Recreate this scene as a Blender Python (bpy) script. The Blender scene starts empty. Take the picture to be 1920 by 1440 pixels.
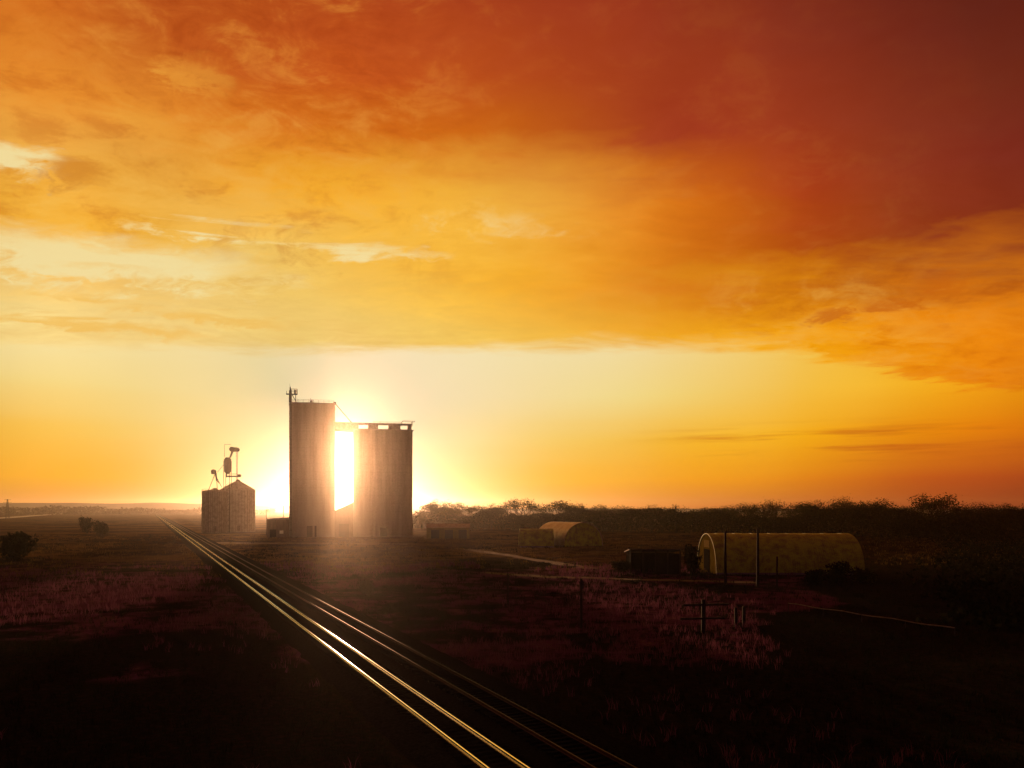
import bpy, math, random
import numpy as np
from mathutils import Vector, Matrix

random.seed(7)
rng = np.random.default_rng(7)
C = bpy.context.scene
COL = C.collection

# ------------------------------------------------------------------ camera
F, HOR, H = 1500.0, 955.0, 10.7           # focal length in photo pixels, horizon row, eye height in metres
cam_d = bpy.data.cameras.new("camera")
cam_d.sensor_width = 36.0
cam_d.lens = 36.0 * F / 1920.0
cam_d.shift_y = (HOR - 720.0) / 1920.0
cam_d.clip_start = 0.1
cam_d.clip_end = 30000.0
cam = bpy.data.objects.new("camera", cam_d)
COL.objects.link(cam)
cam.location = (0, 0, H)
cam.rotation_euler = (math.radians(90), 0, 0)
C.camera = cam

# ------------------------------------------------------------------ sun, exposure
SUN_AZ, SUN_EL = math.radians(-11.95), math.radians(3.5)
SUN_DIR = Vector((math.sin(SUN_AZ) * math.cos(SUN_EL), math.cos(SUN_AZ) * math.cos(SUN_EL), math.sin(SUN_EL)))
sun_d = bpy.data.lights.new("sun", 'SUN')
sun_d.energy = 3.2
sun_d.angle = math.radians(0.53)
sun_d.color = (1.0, 0.50, 0.24)
sun = bpy.data.objects.new("sun", sun_d)
COL.objects.link(sun)
sun.location = (-300, 1400, 200)
sun.rotation_euler = SUN_DIR.to_track_quat('Z', 'Y').to_euler()
vs = C.view_settings
vs.view_transform = 'Standard'
try: vs.look = 'None'
except Exception: pass
vs.exposure = 0.0
vs.gamma = 1.0
vs.use_curve_mapping = False
C.render.engine = 'CYCLES'
C.cycles.use_denoising = True
C.cycles.max_bounces = 6
C.cycles.volume_bounces = 1
C.cycles.sample_clamp_indirect = 6.0
HAZE_DENSITY, HAZE_G = 0.00011, 0.935

# ------------------------------------------------------------------ node expressions
class Ex:
    """a float socket with operators"""
    def __init__(s, nt, sock): s.nt, s.s = nt, sock
    def _op(s, op, *a, clamp=False):
        n = s.nt.nodes.new('ShaderNodeMath'); n.operation = op; n.use_clamp = clamp
        for i, v in enumerate((s,) + a):
            if isinstance(v, Ex): s.nt.links.new(v.s, n.inputs[i])
            else: n.inputs[i].default_value = float(v)
        return Ex(s.nt, n.outputs[0])
    def __add__(s, o): return s._op('ADD', o)
    def __sub__(s, o): return s._op('SUBTRACT', o)
    def __mul__(s, o): return s._op('MULTIPLY', o)
    def __truediv__(s, o): return s._op('DIVIDE', o)
    __radd__ = __add__; __rmul__ = __mul__
    def rsub(s, o): return (s * -1.0) + o
    def sin(s): return s._op('SINE')
    def asin(s): return s._op('ARCSINE')
    def acos(s): return s._op('ARCCOSINE')
    def exp(s): return s._op('EXPONENT')
    def max(s, o): return s._op('MAXIMUM', o)
    def min(s, o): return s._op('MINIMUM', o)
    def abs(s): return s._op('ABSOLUTE')
    def clamp(s): return s._op('ADD', 0.0, clamp=True)
    def atan2(s, o): return s._op('ARCTAN2', o)
    def lin(s, a, b):                     # 0 at a, 1 at b
        n = s.nt.nodes.new('ShaderNodeMapRange'); n.interpolation_type = 'LINEAR'
        s.nt.links.new(s.s, n.inputs[0]); n.inputs[1].default_value = a; n.inputs[2].default_value = b
        return Ex(s.nt, n.outputs[0])
    def smooth(s, a, b):
        n = s.nt.nodes.new('ShaderNodeMapRange'); n.interpolation_type = 'SMOOTHSTEP'
        s.nt.links.new(s.s, n.inputs[0]); n.inputs[1].default_value = a; n.inputs[2].default_value = b
        return Ex(s.nt, n.outputs[0])

def vec(nt, x, y, z=0.0):
    n = nt.nodes.new('ShaderNodeCombineXYZ')
    for i, v in enumerate((x, y, z)):
        if isinstance(v, Ex): nt.links.new(v.s, n.inputs[i])
        else: n.inputs[i].default_value = float(v)
    return n.outputs[0]

def noise(nt, v, scale=1.0, detail=4.0, rough=0.55, dist=0.0):
    n = nt.nodes.new('ShaderNodeTexNoise'); n.noise_dimensions = '3D'
    if v is not None: nt.links.new(v, n.inputs['Vector'])
    n.inputs['Scale'].default_value = scale; n.inputs['Detail'].default_value = detail
    n.inputs['Roughness'].default_value = rough; n.inputs['Distortion'].default_value = dist
    return Ex(nt, n.outputs[0])

def mixc(nt, f, a, b, mode='MIX'):
    n = nt.nodes.new('ShaderNodeMix'); n.data_type = 'RGBA'; n.blend_type = mode; n.clamp_factor = True
    for i, v in ((0, f), (6, a), (7, b)):
        if isinstance(v, Ex): nt.links.new(v.s, n.inputs[i])
        elif isinstance(v, bpy.types.NodeSocket): nt.links.new(v, n.inputs[i])
        elif isinstance(v, (int, float)): n.inputs[i].default_value = v
        else: n.inputs[i].default_value = (v[0], v[1], v[2], 1.0)
    return n.outputs[2]

def lin(c):
    return tuple((v / 255.0 / 12.92) if v / 255.0 <= 0.04045 else ((v / 255.0 + 0.055) / 1.055) ** 2.4 for v in c)

def ramp(nt, fac, stops, interp='CARDINAL'):
    n = nt.nodes.new('ShaderNodeValToRGB'); n.color_ramp.interpolation = interp
    el = n.color_ramp.elements
    while len(el) > 1: el.remove(el[-1])
    el[0].position = stops[0][0]; el[0].color = (*stops[0][1], 1)
    for p, c in stops[1:]:
        e = el.new(p); e.color = (*c, 1)
    nt.links.new(fac.s, n.inputs[0])
    return n.outputs[0]

# ------------------------------------------------------------------ the sky (world)
world = bpy.data.worlds.new("World")
C.world = world
world.use_nodes = True
nt = world.node_tree
nt.nodes.clear()
tc = nt.nodes.new('ShaderNodeTexCoord')
sep = nt.nodes.new('ShaderNodeSeparateXYZ')
nt.links.new(tc.outputs['Generated'], sep.inputs[0])
dx, dy, dz = (Ex(nt, sep.outputs[i]) for i in range(3))
el = dz.min(1.0).max(-1.0).asin() * 57.2958
az = dx.atan2(dy) * 57.2958
cosd = (dx * SUN_DIR.x + dy * SUN_DIR.y + dz * SUN_DIR.z).min(1.0).max(-1.0)
th = cosd.acos() * 57.2958                                   # angle from the sun
den = dz.max(0.0) + 0.10
px_, py_ = dx / den, dy / den                                # where the ray meets the cloud deck
AZ = (-180, -110, -65, -32.6, -24.0, -17.0, -9.8, 0.0, 9.5, 18.4, 25.0, 32.6, 65, 110, 179)

def row(azx, cols, ends=((60, 36, 42), (76, 38, 38))):
    """colour along the azimuth at one elevation; nine colours in the west, darker behind"""
    c9 = cols
    left = tuple(0.55 * a for a in c9[0]); right = tuple(0.72 * a for a in c9[-1])
    allc = [ends[0], ends[1], left] + list(c9) + [right, ends[1], ends[0]]
    return ramp(nt, azx.lin(-180, 180), [((a + 180) / 360.0, lin(c)) for a, c in zip(AZ, allc)])

def grid(azx, elx, rows):
    out = row(azx, rows[0][1])
    for (e0, _), (e1, c1) in zip(rows, rows[1:]):
        out = mixc(nt, elx.lin(e0, e1), out, row(azx, c1))
    return out

# clear strip under the cloud deck
clear_rows = [
 (0.0, [(205,118,38),(222,135,48),(245,180,85),(250,205,120),(236,152,42),(220,122,38),(186,82,30),(160,62,25),(128,42,25)]),
 (2.0, [(243,166,26),(240,176,60),(244,222,155),(248,230,172),(241,188,74),(245,165,28),(233,140,14),(203,98,18),(172,68,22)]),
 (5.0, [(241,183,66),(238,201,108),(241,221,155),(248,234,182),(240,208,122),(243,187,64),(246,177,30),(235,148,12),(220,118,10)]),
 (8.0, [(238,208,126),(238,213,140),(238,218,158),(243,226,180),(240,218,160),(240,213,130),(243,193,80),(246,182,45),(233,152,14)]),
 (11.0,[(240,221,163),(240,219,158),(240,219,163),(243,225,180),(240,222,170),(240,215,150),(242,200,100),(240,178,48),(225,138,14)]),
]
streak = noise(nt, vec(nt, az * 0.035, el * 0.9, 3.0), 1.0, 3.0) - 0.5
sky_clear = grid(az, el + streak * 0.7, clear_rows)
# thin dark bars low on the right
bars = (noise(nt, vec(nt, az * 0.07, el * 1.25, 8.3), 1.0, 4.0, 0.6)).smooth(0.46, 0.66) * az.smooth(6.0, 20.0) * el.smooth(2.6, 3.6) * el.smooth(6.2, 4.8)
sky_clear = mixc(nt, bars * 0.8, sky_clear, lin((196, 92, 18)))

# cloud deck
deck_rows = [
 (12.5,[(240,208,130),(240,205,125),(240,202,112),(240,200,98),(240,190,78),(238,170,45),(243,164,16),(236,142,12),(226,126,12)]),
 (17.0,[(240,172,52),(238,176,62),(240,196,98),(241,186,74),(243,175,48),(222,132,26),(186,86,14),(154,62,20),(130,46,25)]),
 (21.0,[(234,170,70),(230,160,60),(240,166,46),(245,175,50),(238,172,60),(222,126,28),(178,72,22),(150,57,26),(124,42,27)]),
 (25.0,[(217,130,40),(224,136,42),(215,116,30),(208,106,22),(200,98,20),(166,63,28),(158,58,28),(138,50,26),(112,40,23)]),
 (29.0,[(206,110,31),(192,92,28),(190,85,26),(194,84,25),(177,71,24),(158,58,25),(146,52,26),(124,43,24),(99,34,21)]),
 (34.0,[(192,96,30),(176,76,25),(172,72,24),(168,64,24),(158,57,26),(146,50,26),(126,44,26),(106,36,24),(84,30,20)]),
 (58.0,[(105,50,40),(100,47,40),(95,45,40),(92,44,40),(88,42,40),(80,39,40),(72,34,31),(64,30,28),(56,27,26)]),
]
w1 = noise(nt, vec(nt, px_ * 0.55, py_ * 0.8, 1.7), 1.0, 5.0, 0.55, 0.6) - 0.5
w2 = noise(nt, vec(nt, px_ * 0.55, py_ * 0.8, 9.1), 1.0, 5.0, 0.55, 0.6) - 0.5
w3 = noise(nt, vec(nt, px_ * 2.6, py_ * 4.4, 4.4), 1.0, 6.0, 0.6, 0.4) - 0.5
w4 = noise(nt, vec(nt, px_ * 6.0 + w1 * 4.0, py_ * 10.0 + w2 * 5.0, 7.7), 1.0, 7.0, 0.62, 0.5) - 0.5
tex = w3 * 0.6 + w4 * 0.7
sky_deck = grid(az + w1 * 15.0, el + w2 * 7.0 + w3 * 3.0 + w4 * 3.2, deck_rows)
sky_deck = mixc(nt, 1.0, sky_deck, vec(nt, tex * 0.30 + w2 * 0.20 + 1.0, tex * 0.55 + w2 * 0.34 + 1.0, tex * 0.9 + w2 * 0.5 + 1.0), 'MULTIPLY')

bil = noise(nt, vec(nt, az * 0.17 + w1 * 1.5, el * 0.34 + w2 * 1.5, 11.2), 1.0, 8.0, 0.66, 0.7)
bilf = noise(nt, vec(nt, az * 0.42 + w3 * 2.0, el * 0.9 + w3 * 2.0, 13.9), 1.0, 7.0, 0.65, 0.5)
bx_, by0 = (bil - 0.5) * 9.0 + (bilf - 0.5) * 7.0, (bilf - 0.5) * 3.4 + w2 * 3.0
def blob(a, e, sa, se):
    k = min(1.0, se / 1.2)
    u = (az + w1 * 5.0 + bx_ - a) * (1.0 / sa); v = (el + w3 * 2.2 + by0 * k - e) * (1.0 / se)
    return ((u * u + v * v) * -1.0).exp()
wisp = noise(nt, vec(nt, az * 0.10 + w1, el * 0.55 + w1 * 2.0, 2.2), 1.0, 6.0, 0.62, 0.8)
wispf = noise(nt, vec(nt, az * 0.06 + w2 * 0.6, el * 1.1 + w2, 6.1), 1.0, 5.0, 0.6, 0.3)
# lit billows on the side of the sun, fading toward the dark east end
zone = (az.smooth(2.0, -14.0) * el.smooth(13.0, 18.0)).max(az.smooth(12.0, 20.0) * el.smooth(16.5, 13.5) * 0.9) * 0.85 + 0.15
lit = (bil * 0.65 + bilf * 0.35).smooth(0.47, 0.64) * th.smooth(50.0, 24.0) * zone
sky_deck = mixc(nt, lit * 0.58, sky_deck, mixc(nt, el.smooth(16.0, 30.0), lin((246, 190, 84)), lin((224, 140, 52))))
shd = (bil * 0.6 + bilf * 0.4).smooth(0.50, 0.36) * zone
sky_deck = mixc(nt, shd * 0.34, sky_deck, lin((200, 128, 60)), 'MULTIPLY')
def rag_(m, lo=0.30, hi=0.75, k=1.7): return (m + (bilf * 0.55 + wisp * 0.45 - 0.5) * k * (m * 4.0).min(1.0)).smooth(lo, hi)
# pale rifts
pale = (blob(-27, 15.4, 11, 1.6) * 0.95).max(blob(-32.5, 20.4, 4.0, 1.0) * 0.9).max(blob(-10.5, 17.6, 7.5, 0.55) * 0.75)
pale = pale.max(blob(-20, 18.0, 7.0, 0.9) * wispf.smooth(0.45, 0.62) * 0.8).max(blob(-0.5, 20.0, 7.0, 1.6) * 0.34).max(blob(-27, 21.0, 5.0, 1.6) * wisp.smooth(0.5, 0.66) * 0.7)
sky_deck = mixc(nt, rag_(pale, .2, .85) * 0.92, sky_deck, lin((241, 221, 158)))
gold = blob(-21.5, 27.0, 2.6, 1.2).max(blob(-24.5, 24.0, 3.0, 1.6) * 0.7).max(blob(23.0, 13.0, 9.0, 1.0) * 0.5).max(blob(20.0, 11.6, 3.0, 0.8) * 0.7).max(blob(26.5, 11.3, 5.0, 0.9) * 0.7)
sky_deck = mixc(nt, rag_(gold, .2, 1.0, 1.2) * 0.42, sky_deck, lin((240, 168, 62)))
# darker ragged bodies
dark = blob(-28.5, 20.0, 2.6, 0.8).max(blob(-21.0, 20.4, 1.6, 0.7) * 0.6).max(blob(-32, 22.3, 2.5, 0.8) * 0.5)
sky_deck = mixc(nt, rag_(dark, .2, 1.0, 1.3) * 0.75, sky_deck, lin((205, 128, 40)))
darkr = blob(23.0, 12.9, 1.6, 0.55).max(blob(26.2, 13.1, 1.9, 0.6)).max(blob(28.6, 14.2, 1.6, 0.9) * 0.8)
sky_deck = mixc(nt, rag_(darkr, .2, 1.0, 1.3) * 0.75, sky_deck, lin((196, 96, 14)))
# thin bars over the pale rift on the left
barl = blob(-28.0, 11.5, 7.0, 0.45).max(blob(-19.5, 12.7, 6.0, 0.5) * 0.9).max(blob(-28, 13.3, 4.0, 0.35) * 0.8).max(blob(-26, 14.9, 6.0, 0.3) * 0.5)
bars_l = rag_(barl, .25, .9, 1.2) * 0.75

# edge of the deck: a straight rim of a flat cloud sheet, hanging lower on the right
q = dy / dz.max(0.02)
rim = az.smooth(17.0, 33.0) * 1.75 + 4.95
rag = noise(nt, vec(nt, az * 0.16, el * 1.6, 5.5), 1.0, 6.0, 0.65, 0.6) - 0.5
soft = az.smooth(12.0, 28.0)
edge = (q + w3 * 0.9 + w2 * 0.5 + rag * (soft * 2.6 + 0.35) - rim)
mask = edge.smooth(0.30, -0.30)
sky = mixc(nt, mask, sky_clear, sky_deck)
sky = mixc(nt, bars_l, sky, lin((240, 186, 84)))
# glare of air round the low sun
core = (th * th * (-1.0 / 49.0)).exp()                       # the air in front already glows there
sky = mixc(nt, 1.0, sky, vec(nt, core * -0.78 + 1.0, core * -0.52 + 1.0, core * -0.30 + 1.0), 'MULTIPLY')
aur = (th * (-1.0 / 0.8)).exp() * 6.0 + (th * (-1.0 / 2.5)).exp() * 0.12
aurv = vec(nt, aur * 0.9, aur * 0.82, aur * 0.52)
sky = mixc(nt, 1.0, sky, aurv, 'ADD')
bg = nt.nodes.new('ShaderNodeBackground')
nt.links.new(sky, bg.inputs[0]); bg.inputs[1].default_value = 1.0
# physical sky, faint behind the clouds
nish = nt.nodes.new('ShaderNodeTexSky'); nish.sky_type = 'NISHITA'; nish.sun_disc = False
nish.sun_elevation = SUN_EL; nish.sun_rotation = SUN_AZ; nish.dust_density = 4.0; nish.air_density = 1.5
bg2 = nt.nodes.new('ShaderNodeBackground')
nt.links.new(nish.outputs[0], bg2.inputs[0]); bg2.inputs[1].default_value = 0.0003
addn = nt.nodes.new('ShaderNodeAddShader')
nt.links.new(bg.outputs[0], addn.inputs[0]); nt.links.new(bg2.outputs[0], addn.inputs[1])
wo = nt.nodes.new('ShaderNodeOutputWorld')
nt.links.new(addn.outputs[0], wo.inputs[0])
world.cycles.sampling_method = 'MANUAL'
world.cycles.sample_map_resolution = 1024

# ------------------------------------------------------------------ helpers
def at(x, y=None, Z=None, z=0.0):
    """photo pixel -> point in the world: on level z, or at distance Z"""
    if Z is None: Z = F * (H - z) / (y - HOR)
    zz = H + (HOR - y) / F * Z if y is not None else z
    return Vector(((x - 960.0) / F * Z, Z, zz))
def hz(y, Z): return H + (HOR - y) / F * Z

class MB:
    def __init__(s): s.v = []; s.f = []
    def add(s, vs, fs):
        o = len(s.v); s.v += [tuple(p) for p in vs]; s.f += [tuple(i + o for i in f) for f in fs]; return s
    def box(s, c, d, m=None):
        x, y, z = c; a, b, h = d[0] / 2, d[1] / 2, d[2] / 2
        vs = [Vector((x + i * a, y + j * b, z + k * h)) for k in (-1, 1) for j in (-1, 1) for i in (-1, 1)]
        if m is not None: vs = [m @ p for p in vs]
        return s.add(vs, [(0, 2, 3, 1), (4, 5, 7, 6), (0, 1, 5, 4), (2, 6, 7, 3), (0, 4, 6, 2), (1, 3, 7, 5)])
    def b2(s, lo, hi):
        return s.box([(a + b) / 2 for a, b in zip(lo, hi)], [b - a for a, b in zip(lo, hi)])
    def tube(s, p, q, r, r2=None, n=8, cap=True):
        p, q = Vector(p), Vector(q); r2 = r if r2 is None else r2
        d = (q - p).normalized(); u = d.orthogonal().normalized(); w = d.cross(u)
        vs = []
        for c, rr in ((p, r), (q, r2)):
            for i in range(n):
                t = 2 * math.pi * i / n
                vs.append(c + (u * math.cos(t) + w * math.sin(t)) * rr)
        fs = [(i, (i + 1) % n, n + (i + 1) % n, n + i) for i in range(n)]
        if cap: fs += [tuple(range(n - 1, -1, -1)), tuple(range(n, 2 * n))]
        return s.add(vs, fs)
    def lathe(s, prof, c=(0, 0, 0), n=32):
        vs = []; fs = []
        for r, z in prof:
            for i in range(n):
                t = 2 * math.pi * i / n
                vs.append((c[0] + r * math.cos(t), c[1] + r * math.sin(t), c[2] + z))
        for k in range(len(prof) - 1):
            for i in range(n):
                j = (i + 1) % n
                fs.append((k * n + i, k * n + j, (k + 1) * n + j, (k + 1) * n + i))
        fs.append(tuple((len(prof) - 1) * n + i for i in range(n)))
        return s.add(vs, fs)
    def prism(s, prof, axis, a, b):
        """extrude a closed 2D outline along 'x' or 'y' from a to b"""
        n = len(prof); vs = []
        for t in (a, b):
            for p in prof: vs.append((t, p[0], p[1]) if axis == 'x' else (p[0], t, p[1]))
        fs = [(i, (i + 1) % n, n + (i + 1) % n, n + i) for i in range(n)] + [tuple(range(n - 1, -1, -1)), tuple(range(n, 2 * n))]
        return s.add(vs, fs)
    def mesh(s, name, m, smooth=False, ang=40):
        me = bpy.data.meshes.new(name); me.from_pydata(s.v, [], s.f); me.materials.append(m)
        import bmesh
        bm = bmesh.new(); bm.from_mesh(me); bmesh.ops.recalc_face_normals(bm, faces=bm.faces[:]); bm.to_mesh(me); bm.free()
        if smooth:
            me.shade_smooth()
            try: me.set_sharp_from_angle(angle=math.radians(ang))
            except Exception: pass
        return me
    def build(s, name, m, parent=None, smooth=False, ang=40, label=None):
        return put(name, s.mesh(name, m, smooth, ang), parent, label)

def put(name, me, parent=None, label=None):
    o = bpy.data.objects.new(name, me); COL.objects.link(o)
    if parent is not None: o.parent = parent
    if label: o['label'] = label
    return o
def tag(o, label=None, cat=None, group=None, kind=None):
    for k, v in (('label', label), ('category', cat), ('group', group), ('kind', kind)):
        if v: o[k] = v
    return o
def thing(name, label, cat, loc=(0, 0, 0), rz=0.0, group=None):
    o = bpy.data.objects.new(name, None); COL.objects.link(o)
    o.empty_display_size = 0.5
    o.location = loc; o.rotation_euler = (0, 0, rz)
    return tag(o, label, cat, group)
def copy_tree(o, parent=None):
    c = o.copy(); COL.objects.link(c)
    if parent is not None: c.parent = parent
    for ch in list(o.children): copy_tree(ch, c)
    return c

# ------------------------------------------------------------------ materials
def material(name, build):
    m = bpy.data.materials.new(name); m.use_nodes = True
    t = m.node_tree; b = t.nodes['Principled BSDF']
    build(t, b); return m
def setv(b, **k):
    for n, v in k.items():
        key = n.replace('_', ' ')
        if key in b.inputs: b.inputs[key].default_value = v
def two_tone(name, c1, c2, scale=1.0, rough=0.8, metal=0.0, bump=0.3, dist=0.02, stretch=(1, 1, 1), spec=0.3, transl=0.0, lo=0.35, hi=0.65):
    def bld(t, b):
        tcn = t.nodes.new('ShaderNodeTexCoord'); mp = t.nodes.new('ShaderNodeMapping')
        mp.inputs['Scale'].default_value = stretch
        t.links.new(tcn.outputs['Object'], mp.inputs[0])
        n1 = noise(t, mp.outputs[0], scale, 6, 0.6); n2 = noise(t, mp.outputs[0], scale * 7.3, 4, 0.6)
        f = (n1 * 0.7 + n2 * 0.3).smooth(lo, hi)
        t.links.new(mixc(t, f, c1, c2), b.inputs['Base Color'])
        b.inputs['Roughness'].default_value = rough; b.inputs['Metallic'].default_value = metal
        setv(b, Specular_IOR_Level=spec)
        bp = t.nodes.new('ShaderNodeBump'); bp.inputs['Strength'].default_value = bump; bp.inputs['Distance'].default_value = dist
        t.links.new(n2.s, bp.inputs['Height']); t.links.new(bp.outputs[0], b.inputs['Normal'])
    return material(name, bld)

M = {}
def concrete(t, b):
    tcn = t.nodes.new('ShaderNodeTexCoord'); sp = t.nodes.new('ShaderNodeSeparateXYZ')
    t.links.new(tcn.outputs['Object'], sp.inputs[0])
    z = Ex(t, sp.outputs[2])
    mp = t.nodes.new('ShaderNodeMapping'); mp.inputs['Scale'].default_value = (0.5, 0.5, 0.05)
    t.links.new(tcn.outputs['Object'], mp.inputs[0])
    drip = noise(t, mp.outputs[0], 1.0, 6, 0.65); fine = noise(t, tcn.outputs['Object'], 2.0, 6, 0.6)
    lift = ((z * (2 * math.pi / 3.05)).sin()).smooth(0.93, 1.0)                     # pour joints of the slip form
    col = mixc(t, (drip * 0.6 + fine * 0.4).smooth(0.35, 0.7), (0.34, 0.31, 0.27), (0.22, 0.195, 0.165))
    col = mixc(t, lift * 0.12, col, (0.15, 0.13, 0.11))
    t.links.new(col, b.inputs['Base Color']); b.inputs['Roughness'].default_value = 0.9
    bp = t.nodes.new('ShaderNodeBump'); bp.inputs['Strength'].default_value = 0.4; bp.inputs['Distance'].default_value = 0.03
    t.links.new((fine - lift * 0.3).s, bp.inputs['Height']); t.links.new(bp.outputs[0], b.inputs['Normal'])
M['concrete'] = material('concrete', concrete)
def corrugated(period, axis, c1, c2, rough=0.42, metal=0.75):
    def bld(t, b):
        tcn = t.nodes.new('ShaderNodeTexCoord'); sp = t.nodes.new('ShaderNodeSeparateXYZ')
        t.links.new(tcn.outputs['Object'], sp.inputs[0])
        w = (Ex(t, sp.outputs[axis]) * (2 * math.pi / period)).sin()
        n1 = noise(t, tcn.outputs['Object'], 0.7, 6, 0.65); n2 = noise(t, tcn.outputs['Object'], 6.0, 4, 0.7)
        t.links.new(mixc(t, (n1 * 0.65 + n2 * 0.35).smooth(0.40, 0.66), c1, c2), b.inputs['Base Color'])
        t.links.new((n1 * 0.3 + rough - 0.12).s, b.inputs['Roughness']); b.inputs['Metallic'].default_value = metal
        bp = t.nodes.new('ShaderNodeBump'); bp.inputs['Strength'].default_value = 0.6; bp.inputs['Distance'].default_value = 0.04
        t.links.new((w + n2 * 0.5).s, bp.inputs['Height']); t.links.new(bp.outputs[0], b.inputs['Normal'])
    return bld
M['bin_steel'] = material('galvanised_bin_steel', corrugated(0.28, 2, (0.42, 0.41, 0.38), (0.27, 0.25, 0.22)))
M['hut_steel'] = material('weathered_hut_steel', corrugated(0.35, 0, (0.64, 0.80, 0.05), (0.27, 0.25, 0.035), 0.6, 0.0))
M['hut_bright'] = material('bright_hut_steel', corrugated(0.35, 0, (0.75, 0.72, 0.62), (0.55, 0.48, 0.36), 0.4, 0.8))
M['steel'] = two_tone('galvanised_steel', (0.30, 0.29, 0.27), (0.18, 0.16, 0.14), 1.5, 0.5, 0.6)
M['dark_steel'] = two_tone('dark_painted_steel', (0.09, 0.08, 0.07), (0.05, 0.045, 0.04), 1.5, 0.6, 0.3)
M['wood'] = two_tone('creosoted_wood', (0.06, 0.045, 0.032), (0.03, 0.022, 0.017), 2.0, 0.9, stretch=(4, 4, 0.4))
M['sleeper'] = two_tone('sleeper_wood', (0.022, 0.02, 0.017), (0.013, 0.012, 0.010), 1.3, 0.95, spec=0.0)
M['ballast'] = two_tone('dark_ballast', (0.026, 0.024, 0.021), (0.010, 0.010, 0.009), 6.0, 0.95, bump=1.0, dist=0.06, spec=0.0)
M['rail'] = two_tone('polished_rail_steel', (0.95, 0.93, 0.90), (0.88, 0.84, 0.78), 0.8, 0.20, 1.0, bump=0.03, dist=0.003)
M['rail_rust'] = two_tone('rusty_rail_steel', (0.10, 0.024, 0.016), (0.015, 0.006, 0.005), 0.22, 0.55, 0.04, bump=0.1, spec=0.12, dist=0.004, stretch=(1, 0.3, 1))
M['shed'] = two_tone('weathered_boards', (0.14, 0.11, 0.08), (0.07, 0.055, 0.045), 1.0, 0.85, stretch=(3, 3, 0.4))
M['roofing'] = two_tone('sheet_roofing', (0.30, 0.29, 0.26), (0.16, 0.14, 0.12), 0.8, 0.5, 0.5)
M['door'] = two_tone('dark_door', (0.035, 0.03, 0.026), (0.02, 0.018, 0.016), 1.2, 0.9, spec=0.0)
M['glass'] = two_tone('pale_panel', (0.55, 0.53, 0.48), (0.45, 0.42, 0.36), 1.2, 0.35)
M['bark'] = two_tone('bark', (0.075, 0.055, 0.042), (0.04, 0.03, 0.024), 3.0, 0.95, stretch=(1, 1, 0.3), spec=0.1)
def foliage(name, c1, c2, tr=0.15):
    def bld(t, b):
        g = t.nodes.new('ShaderNodeNewGeometry')
        tcn = t.nodes.new('ShaderNodeTexCoord')
        n1 = noise(t, tcn.outputs['Object'], 0.55, 4, 0.6)
        f = (Ex(t, g.outputs['Random Per Island']) * 0.6 + n1 * 0.5).smooth(0.2, 0.85)
        col = mixc(t, f, c1, c2)
        d = t.nodes.new('ShaderNodeBsdfDiffuse'); tl = t.nodes.new('ShaderNodeBsdfTranslucent'); mx = t.nodes.new('ShaderNodeMixShader')
        t.links.new(col, d.inputs[0]); t.links.new(col, tl.inputs[0]); mx.inputs[0].default_value = tr
        t.links.new(d.outputs[0], mx.inputs[1]); t.links.new(tl.outputs[0], mx.inputs[2])
        t.links.new(mx.outputs[0], t.nodes['Material Output'].inputs[0])
    return material(name, bld)
M['leaf'] = foliage('dark_leaves', (0.018, 0.021, 0.011), (0.042, 0.042, 0.02), 0.08)
M['leaf_olive'] = foliage('olive_leaves', (0.04, 0.04, 0.015), (0.085, 0.075, 0.03))
M['leaf_brown'] = foliage('brown_leaves', (0.05, 0.034, 0.02), (0.09, 0.06, 0.034))
M['russet'] = foliage('russet_grass', (0.16, 0.052, 0.105), (0.26, 0.10, 0.155), 0.3)
M['olive_grass'] = foliage('olive_far_grass', (0.14, 0.09, 0.022), (0.24, 0.16, 0.045), 0.3)
M['weeds'] = foliage('dark_weeds', (0.012, 0.016, 0.009), (0.028, 0.030, 0.016), 0.2)

# track frame: both tracks run to the same far point on the horizon
T0 = Vector((-0.115, 33.1)) * 0.9565; TA = math.atan((279.0 - 960.0) / F)
TD = Vector((math.sin(TA), math.cos(TA))); TR = Vector((math.cos(TA), -math.sin(TA)))
SIDING = 3.87

def vnoise(x, y, seed=0):
    """smooth value noise on arrays"""
    xi = np.floor(x).astype(int); yi = np.floor(y).astype(int); fx = x - xi; fy = y - yi
    fx = fx * fx * (3 - 2 * fx); fy = fy * fy * (3 - 2 * fy)
    def h(a, b):
        n = (a * 374761393 + b * 668265263 + seed * 974711) & 0x7fffffff
        n = ((n ^ (n >> 13)) * 1274126177) & 0x7fffffff
        return ((n ^ (n >> 16)) & 0xffff) / 65535.0
    return (h(xi, yi) * (1 - fx) + h(xi + 1, yi) * fx) * (1 - fy) + (h(xi, yi + 1) * (1 - fx) + h(xi + 1, yi + 1) * fx) * fy
def fbm(x, y, seed=0):
    return (vnoise(x, y, seed) + 0.5 * vnoise(2.1 * x + 3, 2.1 * y, seed + 1) + 0.25 * vnoise(4.3 * x, 4.3 * y + 7, seed + 2)) / 1.75
def track_off(x, y):
    return (x - T0.x) * TR.x + (y - T0.y) * TR.y
def ground_z(x, y):
    t = track_off(x, y)
    away = np.clip(np.maximum(-t - 4.0, t - SIDING - 4.0) / 8.0, 0, 1)
    near = np.clip(1.2 - y / 260.0, 0, 1)
    return away * near * (fbm(x / 14.0, y / 14.0, 5) - 0.55) * 0.9

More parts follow.
